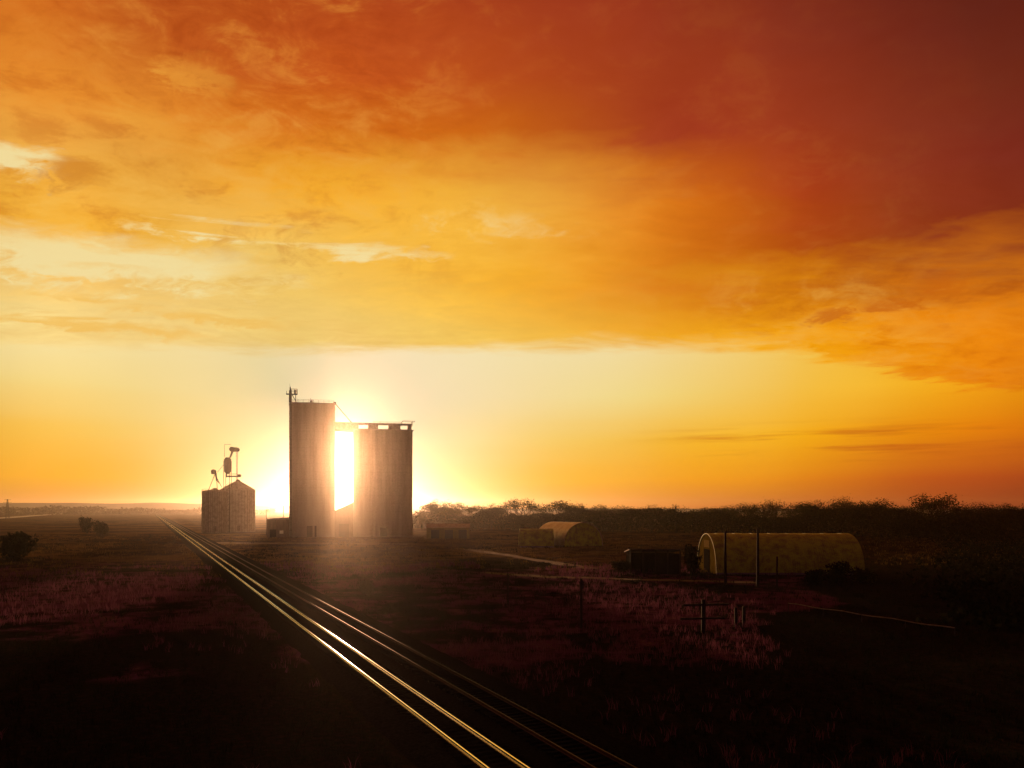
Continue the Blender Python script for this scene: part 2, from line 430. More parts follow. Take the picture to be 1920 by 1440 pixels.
# ------------------------------------------------------------------ ground
def land_shade(x, y):  # shade over the foreground and right side, put into the ground colour
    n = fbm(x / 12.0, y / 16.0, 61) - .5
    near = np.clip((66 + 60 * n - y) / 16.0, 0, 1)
    field = np.clip((x - .40 * y + 5.0 + 22 * n) / 5.0, 0, 1)  # right side, darkened in the colour like the foreground
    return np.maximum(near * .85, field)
def ground():
    Rs = np.concatenate([np.linspace(0, 60, 31), 60 + 240 * np.linspace(0, 1, 61)[1:] ** 1.2, np.geomspace(320, 4200, 24)])
    A = np.linspace(-math.pi, math.pi, 241)[:-1]
    vs = [(0, 0, 0.0)]; fs = []
    for r in Rs[1:]:
        x = r * np.sin(A); y = r * np.cos(A); z = ground_z(x, y)
        vs += list(zip(x.tolist(), y.tolist(), z.tolist()))
    n = len(A)
    for i in range(n): fs.append((0, 1 + (i + 1) % n, 1 + i))
    for k in range(len(Rs) - 2):
        a = 1 + k * n; b = a + n
        for i in range(n):
            j = (i + 1) % n; fs.append((a + i, a + j, b + j, b + i))
    me = bpy.data.meshes.new('ground'); me.from_pydata(vs, [], fs)
    def bld(t, b):
        g = t.nodes.new('ShaderNodeTexCoord')
        big = noise(t, g.outputs['Object'], 0.035, 5, 0.6, 0.6); mid = noise(t, g.outputs['Object'], 0.22, 5, 0.65); fine = noise(t, g.outputs['Object'], 2.6, 5, 0.7)
        f = (big * 0.55 + mid * 0.45).smooth(0.46, 0.56)
        an = t.nodes.new('ShaderNodeAttribute'); an.attribute_name = 'land_shade'
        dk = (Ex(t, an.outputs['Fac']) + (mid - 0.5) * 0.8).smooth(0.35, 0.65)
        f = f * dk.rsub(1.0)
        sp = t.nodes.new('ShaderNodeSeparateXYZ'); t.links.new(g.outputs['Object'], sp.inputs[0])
        far = (Ex(t, sp.outputs[1]) + (big - 0.5) * 160.0).smooth(125.0, 200.0)  # ground colour turns olive with distance
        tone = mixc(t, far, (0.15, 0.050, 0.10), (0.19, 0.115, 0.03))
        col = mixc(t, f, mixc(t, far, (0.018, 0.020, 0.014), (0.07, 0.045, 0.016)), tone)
        col = mixc(t, fine.smooth(0.38, 0.7) * 0.6, col, (0.05, 0.03, 0.022))
        col = mixc(t, (mid * 0.5 + fine * 0.5).smooth(0.55, 0.66) * dk.rsub(1.0) * 0.6, col, (0.30, 0.17, 0.08))
        t.links.new(col, b.inputs['Base Color']); b.inputs['Roughness'].default_value = 0.95; setv(b, Specular_IOR_Level=0.0)
        bp = t.nodes.new('ShaderNodeBump'); bp.inputs['Strength'].default_value = 0.8; bp.inputs['Distance'].default_value = 0.15
        t.links.new((fine + mid).s, bp.inputs['Height']); t.links.new(bp.outputs[0], b.inputs['Normal'])
    co = np.array(vs); at_ = me.attributes.new('land_shade', 'FLOAT', 'POINT'); at_.data.foreach_set('value', land_shade(co[:, 0], co[:, 1]).astype(np.float32))
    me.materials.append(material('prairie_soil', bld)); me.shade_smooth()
    tag(put('ground', me), kind='structure')
ground()

# distant low hills
def hills():
    mb = MB(); n = 90
    for i in range(n):
        a0, a1 = (math.radians(-52 + 104 * k / n) for k in (i, i + 1))
        def top(a):
            d = math.degrees(a); e = -0.06 + 0.20 * float(fbm(np.array([d * 0.5]), np.array([2.0]), 3)[0]) + 0.36 / (1 + math.exp((d + 15) / 2.0))
            return H + 3300 * math.tan(math.radians(e))
        vs = []
        for a in (a0, a1):
            for R, z in ((2900, -1), (3300, top(a)), (3800, -1)):
                vs.append((R * math.sin(a), R * math.cos(a), z))
        mb.add(vs, [(0, 3, 4, 1), (1, 4, 5, 2)])
    tag(mb.build('hills', two_tone('hill_scrub', (0.07, 0.045, 0.035), (0.04, 0.03, 0.025), 0.02, 0.95), smooth=True), kind='structure')
hills()

def strip(name, pts, width, m, z=0.02):
    """a sheet along a centre line on the ground"""
    mb = MB(); P = [Vector((p[0], p[1])) for p in pts]; n = len(P); vs = []
    for i, p in enumerate(P):
        d = (P[min(i + 1, n - 1)] - P[max(i - 1, 0)]).normalized(); s = Vector((d.y, -d.x))
        w = width * (0.8 + 0.4 * random.random()) / 2
        for k in (-1, 1):
            q = p + s * w * k
            vs.append((q.x, q.y, float(ground_z(np.array([q.x]), np.array([q.y]))[0]) + z))
    mb.add(vs, [(2 * i, 2 * i + 1, 2 * i + 3, 2 * i + 2) for i in range(n - 1)])
    return tag(mb.build(name, m), kind='structure')
def line(a, b, n): return [Vector(a).lerp(Vector(b), i / (n - 1)) for i in range(n)]
M['dust'] = two_tone('pale_dust', (0.25, 0.165, 0.06), (0.14, 0.085, 0.035), 0.5, 0.95, spec=0.1)
M['gravel_road'] = two_tone('gravel_road', (0.36, 0.30, 0.24), (0.26, 0.21, 0.17), 0.1, 0.55, spec=0.5)
strip('gravel_road', [Vector(p) for p in line(at(-160, 985).to_2d(), at(-40, 973.5).to_2d(), 6)] + line(at(0, 971.5).to_2d(), at(165, 959.3).to_2d(), 20), 26, M['gravel_road'])
strip('dirt_lane', line(at(862, 1028).to_2d(), at(1112, 1066).to_2d(), 14), 3.2, M['dust'])
strip('dirt_lane', line(at(905, 1074).to_2d(), at(1230, 1090).to_2d(), 18) + line(at(1260, 1090).to_2d(), at(1420, 1092).to_2d(), 8), 2.6, M['dust'])
strip('dirt_lane', line(at(380, 1018).to_2d(), at(770, 1020).to_2d(), 14), 9.0, M['dust'])

# ------------------------------------------------------------------ railway
def track(label, off, rail_m, rail_label, near, far, ntie):
    base = T0 + TR * off
    t = thing('railway_track', label, 'railway track', (base.x, base.y, 0), -TA, 'tracks side by side')
    prof = [(-0.07, 0.0), (0.07, 0.0), (0.07, 0.012), (0.012, 0.03), (0.012, 0.115), (0.037, 0.125), (0.037, 0.158), (0.032, 0.1645), (0.0, 0.165), (-0.032, 0.1645), (-0.037, 0.158), (-0.037, 0.125), (-0.012, 0.115), (-0.012, 0.03), (-0.07, 0.012)]
    z0 = 0.30
    for sgn in (-1, 1):
        mb = MB(); ys = [near] + [near + 12.0 * k for k in range(1, 30)] + [400, 600, 900, 1400, far]
        n = len(prof); vs = []
        for y in ys:
            wob = 0.006 * math.sin(y * 0.21 + sgn) + 0.004 * math.sin(y * 0.53)
            vs += [(sgn * 0.725 + p[0] + wob, y, z0 + p[1] + 0.004 * math.sin(y * 0.37 + 2 * sgn)) for p in prof]
        fs = [(k * n + i, k * n + (i + 1) % n, (k + 1) * n + (i + 1) % n, (k + 1) * n + i) for k in range(len(ys) - 1) for i in range(n)]
        fs += [tuple(range(n)), tuple((len(ys) - 1) * n + i for i in range(n))]
        mb.add(vs, fs).build('rail', rail_m, t, smooth=True, ang=30, label=rail_label)
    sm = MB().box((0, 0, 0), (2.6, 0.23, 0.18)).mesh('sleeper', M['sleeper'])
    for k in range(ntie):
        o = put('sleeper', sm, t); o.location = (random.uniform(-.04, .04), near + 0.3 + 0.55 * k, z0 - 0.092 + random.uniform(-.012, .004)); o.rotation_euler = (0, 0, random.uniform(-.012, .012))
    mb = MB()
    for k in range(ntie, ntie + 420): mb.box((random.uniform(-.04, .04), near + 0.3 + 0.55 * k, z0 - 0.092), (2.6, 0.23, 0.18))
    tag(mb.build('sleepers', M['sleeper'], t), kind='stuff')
    return t
track('main railway track with bright polished rails running from the foreground past the bins', 0.0, M['rail'], 'bright polished rail', -14, 2400, 130)
track('siding track with dull rusty rails to the right of the bright main track', SIDING, M['rail_rust'], 'dull rusty rail', -14, 2400, 110)
# ballast bed below both tracks
def ballast():
    mb = MB(); ys = [-16 + 1.5 * k for k in range(120)] + [170 + 20 * k for k in range(30)] + [900, 1400, 2500]
    xs = [-3.6, -2.6, -1.9, -1.2, -.4, .4, 1.2, 2.0, 2.8, 3.6, 4.4, 5.2, 6.0, 6.8, 7.8]; zz = [-.15, .05, .22, .22, .20, .20, .22, .17, .17, .22, .20, .20, .22, .05, -.15]
    vs = []
    for y in ys:
        for x, z in zip(xs, zz):
            p = T0 + TR * (x + random.uniform(-.1, .1)) + TD * y
            vs.append((p.x, p.y, z + random.uniform(-.03, .03)))
    n = len(xs)
    mb.add(vs, [(k * n + i, k * n + i + 1, (k + 1) * n + i + 1, (k + 1) * n + i) for k in range(len(ys) - 1) for i in range(n - 1)])
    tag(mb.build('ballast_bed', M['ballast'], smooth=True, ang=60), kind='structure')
ballast()

# ------------------------------------------------------------------ grain elevator
EZ = 309.0
EO = Vector(((644.0 - 960.0) / F * EZ, EZ))
EA = math.atan((644.0 - 960.0) / F)
def ex(px):                                # photo column -> local x on the front plane of the elevator
    k = (px - 960.0) / F
    return (k * EO.y - EO.x) / (math.cos(EA) + k * math.sin(EA))
def ez(py, lx=0.0): return H + (HOR - py) / F * (EO.y - math.sin(EA) * lx)
def rail_run(mb, pts, z, h=1.1, r=0.045, step=2.0):
    for a, b in zip(pts, pts[1:]):
        a, b = Vector((*a, z)), Vector((*b, z)); L = (b - a).length; n = max(1, round(L / step))
        for i in range(n + 1): mb.tube(a.lerp(b, i / n), a.lerp(b, i / n) + Vector((0, 0, h)), r, n=5)
        for k in (0.55, 1.0): mb.tube(a + Vector((0, 0, h * k)), b + Vector((0, 0, h * k)), r, n=5)

t = thing('grain_elevator_tower', 'taller concrete elevator tower left of the bright gap, with a mast on its roof', 'elevator tower', (EO.x, EO.y, 0), -EA)
x0, x1 = ex(549), ex(626.5); top = ez(760)
D = 15.0
mb = MB().b2((x0, 0, 0), (x1, D, top)); mb.build('wall', M['concrete'], t)
for k in range(5):
    xx = x0 + (x1 - x0) * k / 4.0
    MB().b2((xx - 0.35, -0.16, 0), (xx + 0.35, -0.002, top - 0.5)).build('pilaster', M['concrete'], t)
MB().b2((x0 - 0.45, -0.45, top + 0.003), (x1 + 0.45, D + 0.45, top + 0.75)).build('roof_slab', M['concrete'], t)
mb = MB(); rail_run(mb, [(x0, 0), (x1, 0), (x1, D), (x0, D)], top + 0.75); mb.build('roof_railing', M['dark_steel'], t)
# stair and leg casing on the left side
xs = ex(541.5)
mb = MB().b2((xs, 2.0, 0), (x0 - 0.003, 8.0, top + 0.9)); mb.build('leg_casing', M['steel'], t)
mb = MB()
for k in range(16): mb.b2((xs - 0.06, 1.94, 2.5 + 3.0 * k), (x0 - 0.006, 8.06, 2.62 + 3.0 * k))
mb.build('casing_band', M['dark_steel'], t)
mb = MB()
for dxx in (-0.25, 0.25): mb.tube((x0 - 0.8 + dxx, 1.6, 1), (x0 - 0.8 + dxx, 1.6, top + 1.5), 0.05, n=5)
for k in range(110): mb.tube((x0 - 1.05, 1.6, 1.3 + 0.45 * k), (x0 - 0.55, 1.6, 1.3 + 0.45 * k), 0.03, n=4)
mb.build('ladder', M['dark_steel'], t)
# mast with platform and antennas
mt, xm = ez(719), ex(543)
mst = MB().tube((xm, 5, top), (xm, 5, mt - 2.6), 0.62, 0.52, 8).tube((xm, 5, mt - 2.6), (xm - .1, 5, mt - 1.2), 0.35, 0.16, 8).tube((xm - .1, 5, mt - 1.2), (xm - .35, 5, mt), 0.07, 0.04, 6).build('mast', M['dark_steel'], t)
pz = ez(739)
pl = MB().b2((ex(535), 3.6, pz), (ex(556), 6.4, pz + 0.16)).build('platform', M['dark_steel'], t)
mb = MB(); rail_run(mb, [(ex(545), 3.7), (ex(556), 3.7), (ex(556), 6.3), (ex(545), 6.3)], pz + 0.16, 1.9, 0.06, 1.2); mb.build('platform_railing', M['dark_steel'], pl)
MB().b2((ex(550.5), 4.2, pz + 0.16), (ex(554.5), 5.8, pz + 1.7)).build('motor_housing', M['steel'], pl)
MB().tube((ex(535.5), 5, pz + .16), (ex(535.5), 5, pz + 1.3), 0.08, n=5).build('antenna', M['dark_steel'], pl)
mb = MB()
for a, b in (((ex(546), 5, pz), (ex(555.5), 5, top + 0.9)), ((ex(553), 5, pz), (ex(553), 5, top + 0.9))): mb.tube(a, b, 0.14, n=6)
mb.build('platform_strut', M['dark_steel'], t)
# small things on the roof
xv = ex(583)
v = MB().tube((xv, 4, top + .75), (xv, 4, top + 2.0), 0.55, 0.5, 8).tube((xv, 4, top + 2.0), (xv, 4, top + 2.4), 0.85, 0.3, 8).tube((xv - .3, 4, top + 2.3), (xv - .3, 4, top + 3.1), 0.07, n=5).build('roof_vent', M['steel'], t)
xk = ex(627.5)
MB().b2((xk - .5, 3.5, top + .75), (xk + .55, 5.0, top + 1.7)).build('spout_head', M['dark_steel'], t)
MB().tube((xk + .2, 4.2, top + 1.1), (ex(659), 4.2, ez(790) + .1), 0.17, n=8).build('spout', M['dark_steel'], t)
MB().b2((x0 + 5.2, -0.12, 0.1), (x0 + 8.8, -0.004, 4.4)).build('door', M['door'], t)

t = thing('grain_silo_block', 'lower and wider concrete silo block right of the bright gap, with a roof gallery', 'silo block', (EO.x, EO.y, 0), -EA)
x0b, x1b = ex(663), ex(775); W = x1b - x0b; r = W / 6.0; stop = ez(805)
for j in range(2):
    for i in range(3):
        MB().lathe([(r, 0), (r, stop), (r - .2, stop + .02)], (x0b + r * (2 * i + 1), r + 2 * r * j, 0), 40).build('silo', M['concrete'], t, smooth=True)
for j in range(1):
    for i in range(2):
        xc = x0b + 2 * r * (i + 1)
        MB().b2((xc - 0.9, r * 0.42, 0), (xc + 0.9, r * 3.5, stop - .05)).build('web_wall', M['concrete'], t)
MB().b2((x0b - .15, -0.15, stop + .02), (x1b + .15, 4 * r + .15, stop + .35)).build('deck_slab', M['concrete'], t)
gz0, gz1 = ez(804.6), ez(790.5); gy0, gy1 = 2.2, 5.6
gx0, gx1 = ex(627.3), ex(772.5)
fl = stop + .353
rf = MB().b2((gx0, gy0 - .25, gz1 - .55), (gx1 + .2, gy1 + .25, gz1)).build('gallery_roof', M['roofing'], t)
MB().b2((gx0, gy0, gz0 - .5), (x0b - .153, gy1, gz0 + .1)).build('gallery_bridge', M['dark_steel'], t)
op = [(672.5, 691), (709.5, 729.5), (751.5, 766)]
edges = [x1b * 0 + gx0] + [ex(p) for o_ in op for p in o_] + [gx1]
for k in range(0, len(edges), 2):
    for yy in (gy0, gy1 - .14):
        MB().b2((edges[k], yy, (gz0 + .103) if k == 0 else fl), (edges[k + 1], yy + .14, gz1 - .553)).build('gallery_wall', M['steel'], t)
for a, b in op:
    for yy in (gy0, gy1 - .14):
        MB().b2((ex(a), yy + .02, fl), (ex(b), yy + .12, fl + .30)).build('gallery_sill', M['steel'], t)
mb = MB()
xa, xb_, xe = ex(756), ex(774), ex(779); z1 = gz1 + 1.1
for y in (gy0, gy1):
    mb.tube((xa - .6, y, gz1), (xa, y, z1), .07, n=5).tube((xa, y, z1), (xe, y, z1 - .1), .07, n=5).tube((xb_, y, gz1 - 1), (xb_, y, z1), .09, n=5)
mb.tube((xe, gy0, z1 - .1), (xe, gy1, z1 - .1), .07, n=5)
mb.build('hoist_frame', M['dark_steel'], t)
mb = MB(); rail_run(mb, [(ex(700), gy0), (ex(755), gy0)], gz1, 0.6, .035, 3); mb.build('roof_railing', M['dark_steel'], t)
MB().b2((x0b + 2 * r * 1 + r - 1.4, -.06, 0.1), (x0b + 3 * r + 1.4, 0.25, 3.6)).build('door', M['door'], t)

# drive-through shed in the gap
t = thing('receiving_shed', 'low shed with a sloping roof at the foot of the bright gap between the towers', 'shed', (EO.x, EO.y, 0), -EA)
sx0, sx1 = ex(626.5) + .2, ex(663) - .2; zl, zr = ez(958), ez(942)
MB().prism([(sx0, 0), (sx1, 0), (sx1, zr - .15), (sx0, zl - .15)], 'y', -4.0, 10.0).build('wall', M['shed'], t)
MB().prism([(sx0 - .05, zl - .147), (sx1 + .05, zr - .147), (sx1 + .05, zr + .1), (sx0 - .05, zl + .1)], 'y', -4.5, 10.5).build('roof', M['roofing'], t)
MB().b2((sx0 + 1.6, -4.12, 0.05), (sx1 - 1.6, -4.003, 5.2)).build('door', M['door'], t)

# low lean-to and poles left of the tower
t = thing('scale_house', 'low flat building at the left foot of the tall tower', 'shed', (EO.x, EO.y, 0), -EA)
lx0, lx1 = ex(500), ex(540); zt = ez(974)
MB().b2((lx0, 1.5, 0), (lx1, 9, zt)).build('wall', M['shed'], t)
MB().prism([(lx0 - .3, zt + .003), (lx1 + .1, zt + .003), (lx1 + .1, zt + .9), (lx0 - .3, zt + .25)], 'y', 1.2, 9.3).build('roof', M['roofing'], t)
MB().b2((lx0 + 1.0, 1.42, 0.05), (lx0 + 3.4, 1.497, 3.0)).build('door', M['door'], t)
MB().b2((lx0 + 4.6, 1.44, 1.4), (lx0 + 6.0, 1.497, 2.6)).build('window', M['glass'], t)

def utility_pole(label, p, h, arm=True, rz=0.3, group=None, r=0.16):
    t = thing('utility_pole', label, 'utility pole', p, rz, group)
    MB().tube((0, 0, -.4), (0, 0, h), r, r * .62, 8).build('pole', M['wood'], t, smooth=True)
    if arm:
        a = MB().box((0, .14, h - .6), (2.2, .1, .12)).build('crossarm', M['wood'], t)
        mb = MB()
        for x in (-1.0, -.5, .5, 1.0): mb.tube((x, .14, h - .54), (x, .14, h - .32), .05, .035, 6)
        mb.build('insulators', M['glass'], a)
    return t
utility_pole('thin utility pole standing over the left end of the low flat building', at(499.5, 1003, None).to_2d().to_3d() * 1.0, hz(955, 334), True)
utility_pole('taller thin pole beside the left edge of the tall tower', Vector(((531.5 - 960) / F * 326, 326, 0)), hz(944, 326), False)

# ------------------------------------------------------------------ steel bins with bucket elevators
BZ = 375.0
def bp(x, dz=0): return Vector(((x - 960.0) / F * (BZ + dz), BZ + dz, 0))
def by(y, dz=0): return hz(y, BZ + dz)
PPM = F / BZ
def grain_bin(label, xc, wid, eave, peak, dz, flat):
    c = bp(xc, dz); t = thing('grain_bin', label, 'grain bin', c, 0.2, 'steel grain bins left of the towers')
    r = wid / 2 * (BZ + dz) / F; e = by(eave, dz); pk = by(peak, dz)
    prof = [(r, 0)]
    k = 0
    while 0.9 * (k + 1) < e:                                     # rings of sheets, each lapped over the one below
        prof += [(r - .012 * (k % 2), 0.9 * k + .02), (r - .012 * (k % 2), 0.9 * (k + 1))]; k += 1
    prof += [(r, e)]
    MB().lathe(prof, (0, 0, 0), 48).build('wall', M['bin_steel'], t, smooth=True)
    rf = MB().lathe([(r + .3, e + .003), (r * .98, e + .25), (1.0, pk - .3), (.95, pk - .25)], (0, 0, 0), 48).build('roof', M['bin_steel'], t, smooth=True)
    mb = MB()
    for i in range(24):
        a = 2 * math.pi * i / 24
        mb.tube((r * math.cos(a), r * math.sin(a), e + .32), (1.0 * math.cos(a), math.sin(a), pk - .2), .07, n=4)
    mb.build('roof_rib', M['bin_steel'], rf)
    MB().lathe([(1.0, pk - .24), (1.0, pk + .35), (.2, pk + .6)], (0, 0, 0), 16).build('roof_cap', M['steel'], rf)
    mb = MB()
    for i in range(36):
        a = 2 * math.pi * i / 36; mb.box((0, 0, 0), (.12, .09, e - .1), Matrix.Translation((r * math.cos(a) * 1.004, r * math.sin(a) * 1.004, e / 2)) @ Matrix.Rotation(a + math.pi / 2, 4, 'Z'))
    tag(mb.build('stiffeners', M['steel'], t))
    mb = MB(); a = math.radians(-110)
    for s in (-.25, .25): mb.tube((r * 1.03 * math.cos(a) + s, r * 1.03 * math.sin(a), .5), (r * 1.03 * math.cos(a) + s, r * 1.03 * math.sin(a), e + .8), .04, n=5)
    for i in range(int(e / .5)): mb.tube((r * 1.03 * math.cos(a) - .25, r * 1.03 * math.sin(a), .8 + .5 * i), (r * 1.03 * math.cos(a) + .25, r * 1.03 * math.sin(a), .8 + .5 * i), .025, n=4)
    mb.build('ladder', M['dark_steel'], t)
    a = math.radians(-80); MB().box((0, 0, 0), (1.3, .12, 2.3), Matrix.Translation((r * 1.0 * math.cos(a), r * 1.0 * math.sin(a) - .06, 1.9)) @ Matrix.Rotation(math.radians(10), 4, 'Z')).build('door', M['steel'], t)
    if flat:
        mb = MB()
        for i in range(14):
            a = math.pi * (1 + i / 13); mb.tube((r * math.cos(a), r * math.sin(a), e), (r * math.cos(a), r * math.sin(a), e + 1.1), .05, n=4)
            if i:
                b = math.pi * (1 + (i - 1) / 13); mb.tube((r * math.cos(a), r * math.sin(a), e + 1.1), (r * math.cos(b), r * math.sin(b), e + 1.1), .05, n=4)
        mb.build('eave_railing', M['dark_steel'], t)
    return t
grain_bin('larger steel grain bin with a pointed cone roof, left of the tall tower', 446, 62, 919, 901, 6, False)
grain_bin('smaller steel bin with a low roof and railing, left of the cone roofed bin', 402.5, 45, 922, 917, -6, True)

def leg_tower(name, label, x, dz, head_y, rect, legs, spout, extras):
    c = bp(x, dz); t = thing(name, label, 'bucket elevator', c, 0.0, None)
    px = lambda q, y: Vector(((q - x) / F * (BZ + dz), 0, by(y, dz)))
    return t, px
# tall one, rising between the bins
t, P = leg_tower('bucket_elevator', 'tall bucket elevator with a dark drum and round head above the bins', 432, -1, 0, 0, 0, 0, 0)
h0 = P(437.5, 843)
MB().tube(P(440.5, 843) + Vector((.9, -1.0, 0)), P(440.5, 843) + Vector((.9, 1.0, 0)), 1.0, n=14).tube(P(435.5, 842.5) + Vector((0, -1.0, 0)), P(435.5, 842.5) + Vector((0, 1.0, 0)), 1.15, n=14).box(((P(438, 843).x), 0, P(438, 843).z), (2.0, 1.9, 2.0)).build('head', M['dark_steel'], t, smooth=True)
MB().tube(P(436, 846), P(431.5, 858), 0.55, 0.42, 8).build('spout', M['dark_steel'], t)
d0, d1 = P(426.8, 885), P(426.8, 860)
MB().lathe([(.6, d0.z - .9), (1.55, d0.z + .2), (1.62, d1.z - .3), (.9, d1.z + .6)], (d0.x, 0, 0), 20).build('drum', M['dark_steel'], t, smooth=True)
mb = MB()
for q in (443.2, 445.2): mb.tube((P(q, 0).x, 0, 0), P(q, 845), .17, n=6)
mb.build('leg_casing', M['steel'], t)
mb = MB()
for sx in (-1.35, 1.35):
    for sy in (-1.35, 1.35): mb.tube((d0.x + sx, sy, 0), (d0.x + sx, sy, d1.z - 1), .13, n=5)
for k in range(9):
    z = 2.5 * k + 1
    for sy in (-1.35, 1.35): mb.tube((d0.x - 1.35, sy, z), (d0.x + 1.35, sy, z + 2.4), .08, n=4)
mb.build('support_frame', M['dark_steel'], t)
mb = MB().tube(P(421, 857), P(421, 833), .12, .08, 6).tube(P(421, 833.5), P(433, 833.5), .09, n=5).build('mast', M['dark_steel'], t)
MB().b2((P(426, 0).x, -.5, by(895)), (P(451, 0).x, .5, by(892))).build('conveyor', M['steel'], t)
MB().b2((P(446, 0).x, -.8, by(894.5)), (P(451.5, 0).x, .8, by(889.5))).build('conveyor_head', M['dark_steel'], t)
MB().tube(P(425.5, 886), P(424, 895), .3, n=6).build('down_pipe', M['dark_steel'], t)
mb = MB(); rail_run(mb, [(P(426, 0).x, -.5), (P(446, 0).x, -.5)], by(892), 1.0, .05, 1.6); mb.build('catwalk_railing', M['dark_steel'], t)
# small one on the left
t, P = leg_tower('small_bucket_elevator', 'small bucket elevator on splayed legs above the low roofed bin', 403, -1, 0, 0, 0, 0, 0)
MB().tube(P(400.5, 884) + Vector((0, -.9, 0)), P(400.5, 884) + Vector((0, .9, 0)), .95, n=14).box((P(400.2, 884).x, 0, P(400, 885).z - .3), (1.5, 1.7, 1.4)).build('head', M['dark_steel'], t, smooth=True)
MB().tube(P(404, 886), P(406.5, 902), .42, .38, 7).build('leg_casing', M['dark_steel'], t)
for a, b in (((403.5, 888), (391, 919)), ((406.5, 901), (411, 906)), ((406.5, 900), (407.5, 921)), ((405, 893), (416, 914))):
    MB().tube(P(*a), P(*b), .16, n=6).build('leg', M['dark_steel'], t)
MB().tube((P(407.5, 0).x, 0, 0), P(407.5, 919), .28, n=6).build('trunk_pipe', M['steel'], t)
MB().tube(P(408, 885), P(422, 868), .1, n=5).build('brace_cable', M['dark_steel'], t)

# ------------------------------------------------------------------ arched huts
def arch(r, h, n=22):
    return [(r * math.cos(math.pi * i / n), h * math.sin(math.pi * i / n) ** 0.86) for i in range(n + 1)]
def quonset(label, loc, rz, r, h, L, axis_end_door, cols, upper_panel=True, endm='end_metal'):
    """half-barrel hut: axis along local x, ends at 0 and L"""
    t = thing('arched_hut', label, 'hut', loc, rz, 'arched metal huts')
    pr = arch(r, h); n = len(pr); npan = max(4, int(L / 1.5)); 
    for k in range(npan):                                         # sheet panels, each lapped a little over the last
        a, b = L * k / npan, L * (k + 1) / npan - .025; mb = MB(); o = .03 * (k % 2)
        vs = []
        for q, (so, si) in ((a, (0, 0)), (b, (0, 0))):
            for y, z in pr: vs.append((q, y * (1 + o / r), z * (1 + o / h)))
            for y, z in reversed(pr): vs.append((q, y * (1 - .08 / r), max(0, z - .08)))
        m = 2 * n
        fs = [(i, (i + 1) % m, m + (i + 1) % m, m + i) for i in range(m)] + [tuple(range(m - 1, -1, -1)), tuple(range(m, 2 * m))]
        mb.add(vs, fs).build('roof_panel', cols, t, smooth=True)
    for xx, nm in ((.12, 'end_wall'), (L - .16, 'end_wall')):
        w = MB().prism([(y * .985, z * .985) for y, z in pr], 'x', xx, xx + .1).build(nm, M[endm], t)
        if xx < 1 and axis_end_door:
            MB().b2((xx - .08, -1.9, .02), (xx - .003, 1.9, 3.9)).build('door', M['door'], w)
            if upper_panel: MB().b2((xx - .06, -1.9, 4.2), (xx - .003, 1.9, 5.4)).build('upper_panel', M['upper_panel'], w)  # brightness of the upper end wall, put into a paler added panel
    mb = MB()
    for s in (-1, 1): mb.b2((0, s * r - .12, 0), (L, s * r + .12, .35))
    mb.build('sill', M['concrete'], t)
    return t
M['upper_panel'] = two_tone('pale_upper_panel', (0.34, 0.25, 0.10), (0.24, 0.17, 0.06), 3.0, 0.9, spec=0.0)
M['end_metal'] = two_tone('end_wall_metal', (0.20, 0.15, 0.025), (0.12, 0.085, 0.02), 0.8, 0.9, 0.0, spec=0.0)
qz = 130.5; qr = 6.8
qx0, qx1 = (1343 - 960) / F * qz, (1622 - 960) / F * qz
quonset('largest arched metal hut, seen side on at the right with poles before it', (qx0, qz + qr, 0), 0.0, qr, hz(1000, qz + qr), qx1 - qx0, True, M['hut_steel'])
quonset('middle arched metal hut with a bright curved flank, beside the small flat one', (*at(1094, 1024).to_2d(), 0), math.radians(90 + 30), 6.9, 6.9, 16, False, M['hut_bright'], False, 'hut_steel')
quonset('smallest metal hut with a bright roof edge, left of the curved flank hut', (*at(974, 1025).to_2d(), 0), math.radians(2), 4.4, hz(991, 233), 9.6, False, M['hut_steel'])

# gabled shed beyond, right of the silo block
c = at(800, 1010); L = 80 / F * c.y
t = thing('gabled_shed', 'long low shed with a shallow gable, just right of the silo block', 'shed', c, 0.06)
zh = hz(990, c.y)
MB().b2((0, 0, 0), (L, 9, zh)).build('wall', M['end_metal'], t)
MB().prism([(-.4, zh + .003), (9.4, zh + .003), (9.4, zh + .1), (4.5, zh + 1.5), (-.4, zh + .1)], 'x', -.3, L + .3).build('roof', M['roofing'], t)
for k in range(3): MB().b2((1.6 + 5 * k, -.08, .05), (4.6 + 5 * k, -.003, 3.2)).build('door', M['door'], t)

# open machine shed between the huts
c = at(1183, 1077); L = 92 / F * c.y; zh = hz(1031, c.y)
t = thing('open_machine_shed', 'dark open fronted shed on posts, left of the largest arched hut', 'shed', c, -.03)
MB().prism([(-.4, zh), (7.4, zh - .8), (7.4, zh - .62), (-.4, zh + .18)], 'x', -.3, L + .3).build('roof', M['shed'], t)
MB().b2((0, 6.8, 0), (L, 6.95, zh - .82)).build('back_wall', M['door'], t)
for xx in (0, L - .15): MB().b2((xx, 0.4, 0), (xx + .15, 6.79, zh - .82)).build('side_wall', M['door'], t)
for k in range(5): MB().b2((L * k / 4 - .11, 0, 0), (L * k / 4 + .11, .22, zh - .03)).build('post', M['wood'], t)
MB().b2((L * .52, .3, 0), (L * .98, .4, zh - .6)).build('sliding_door', M['door'], t)

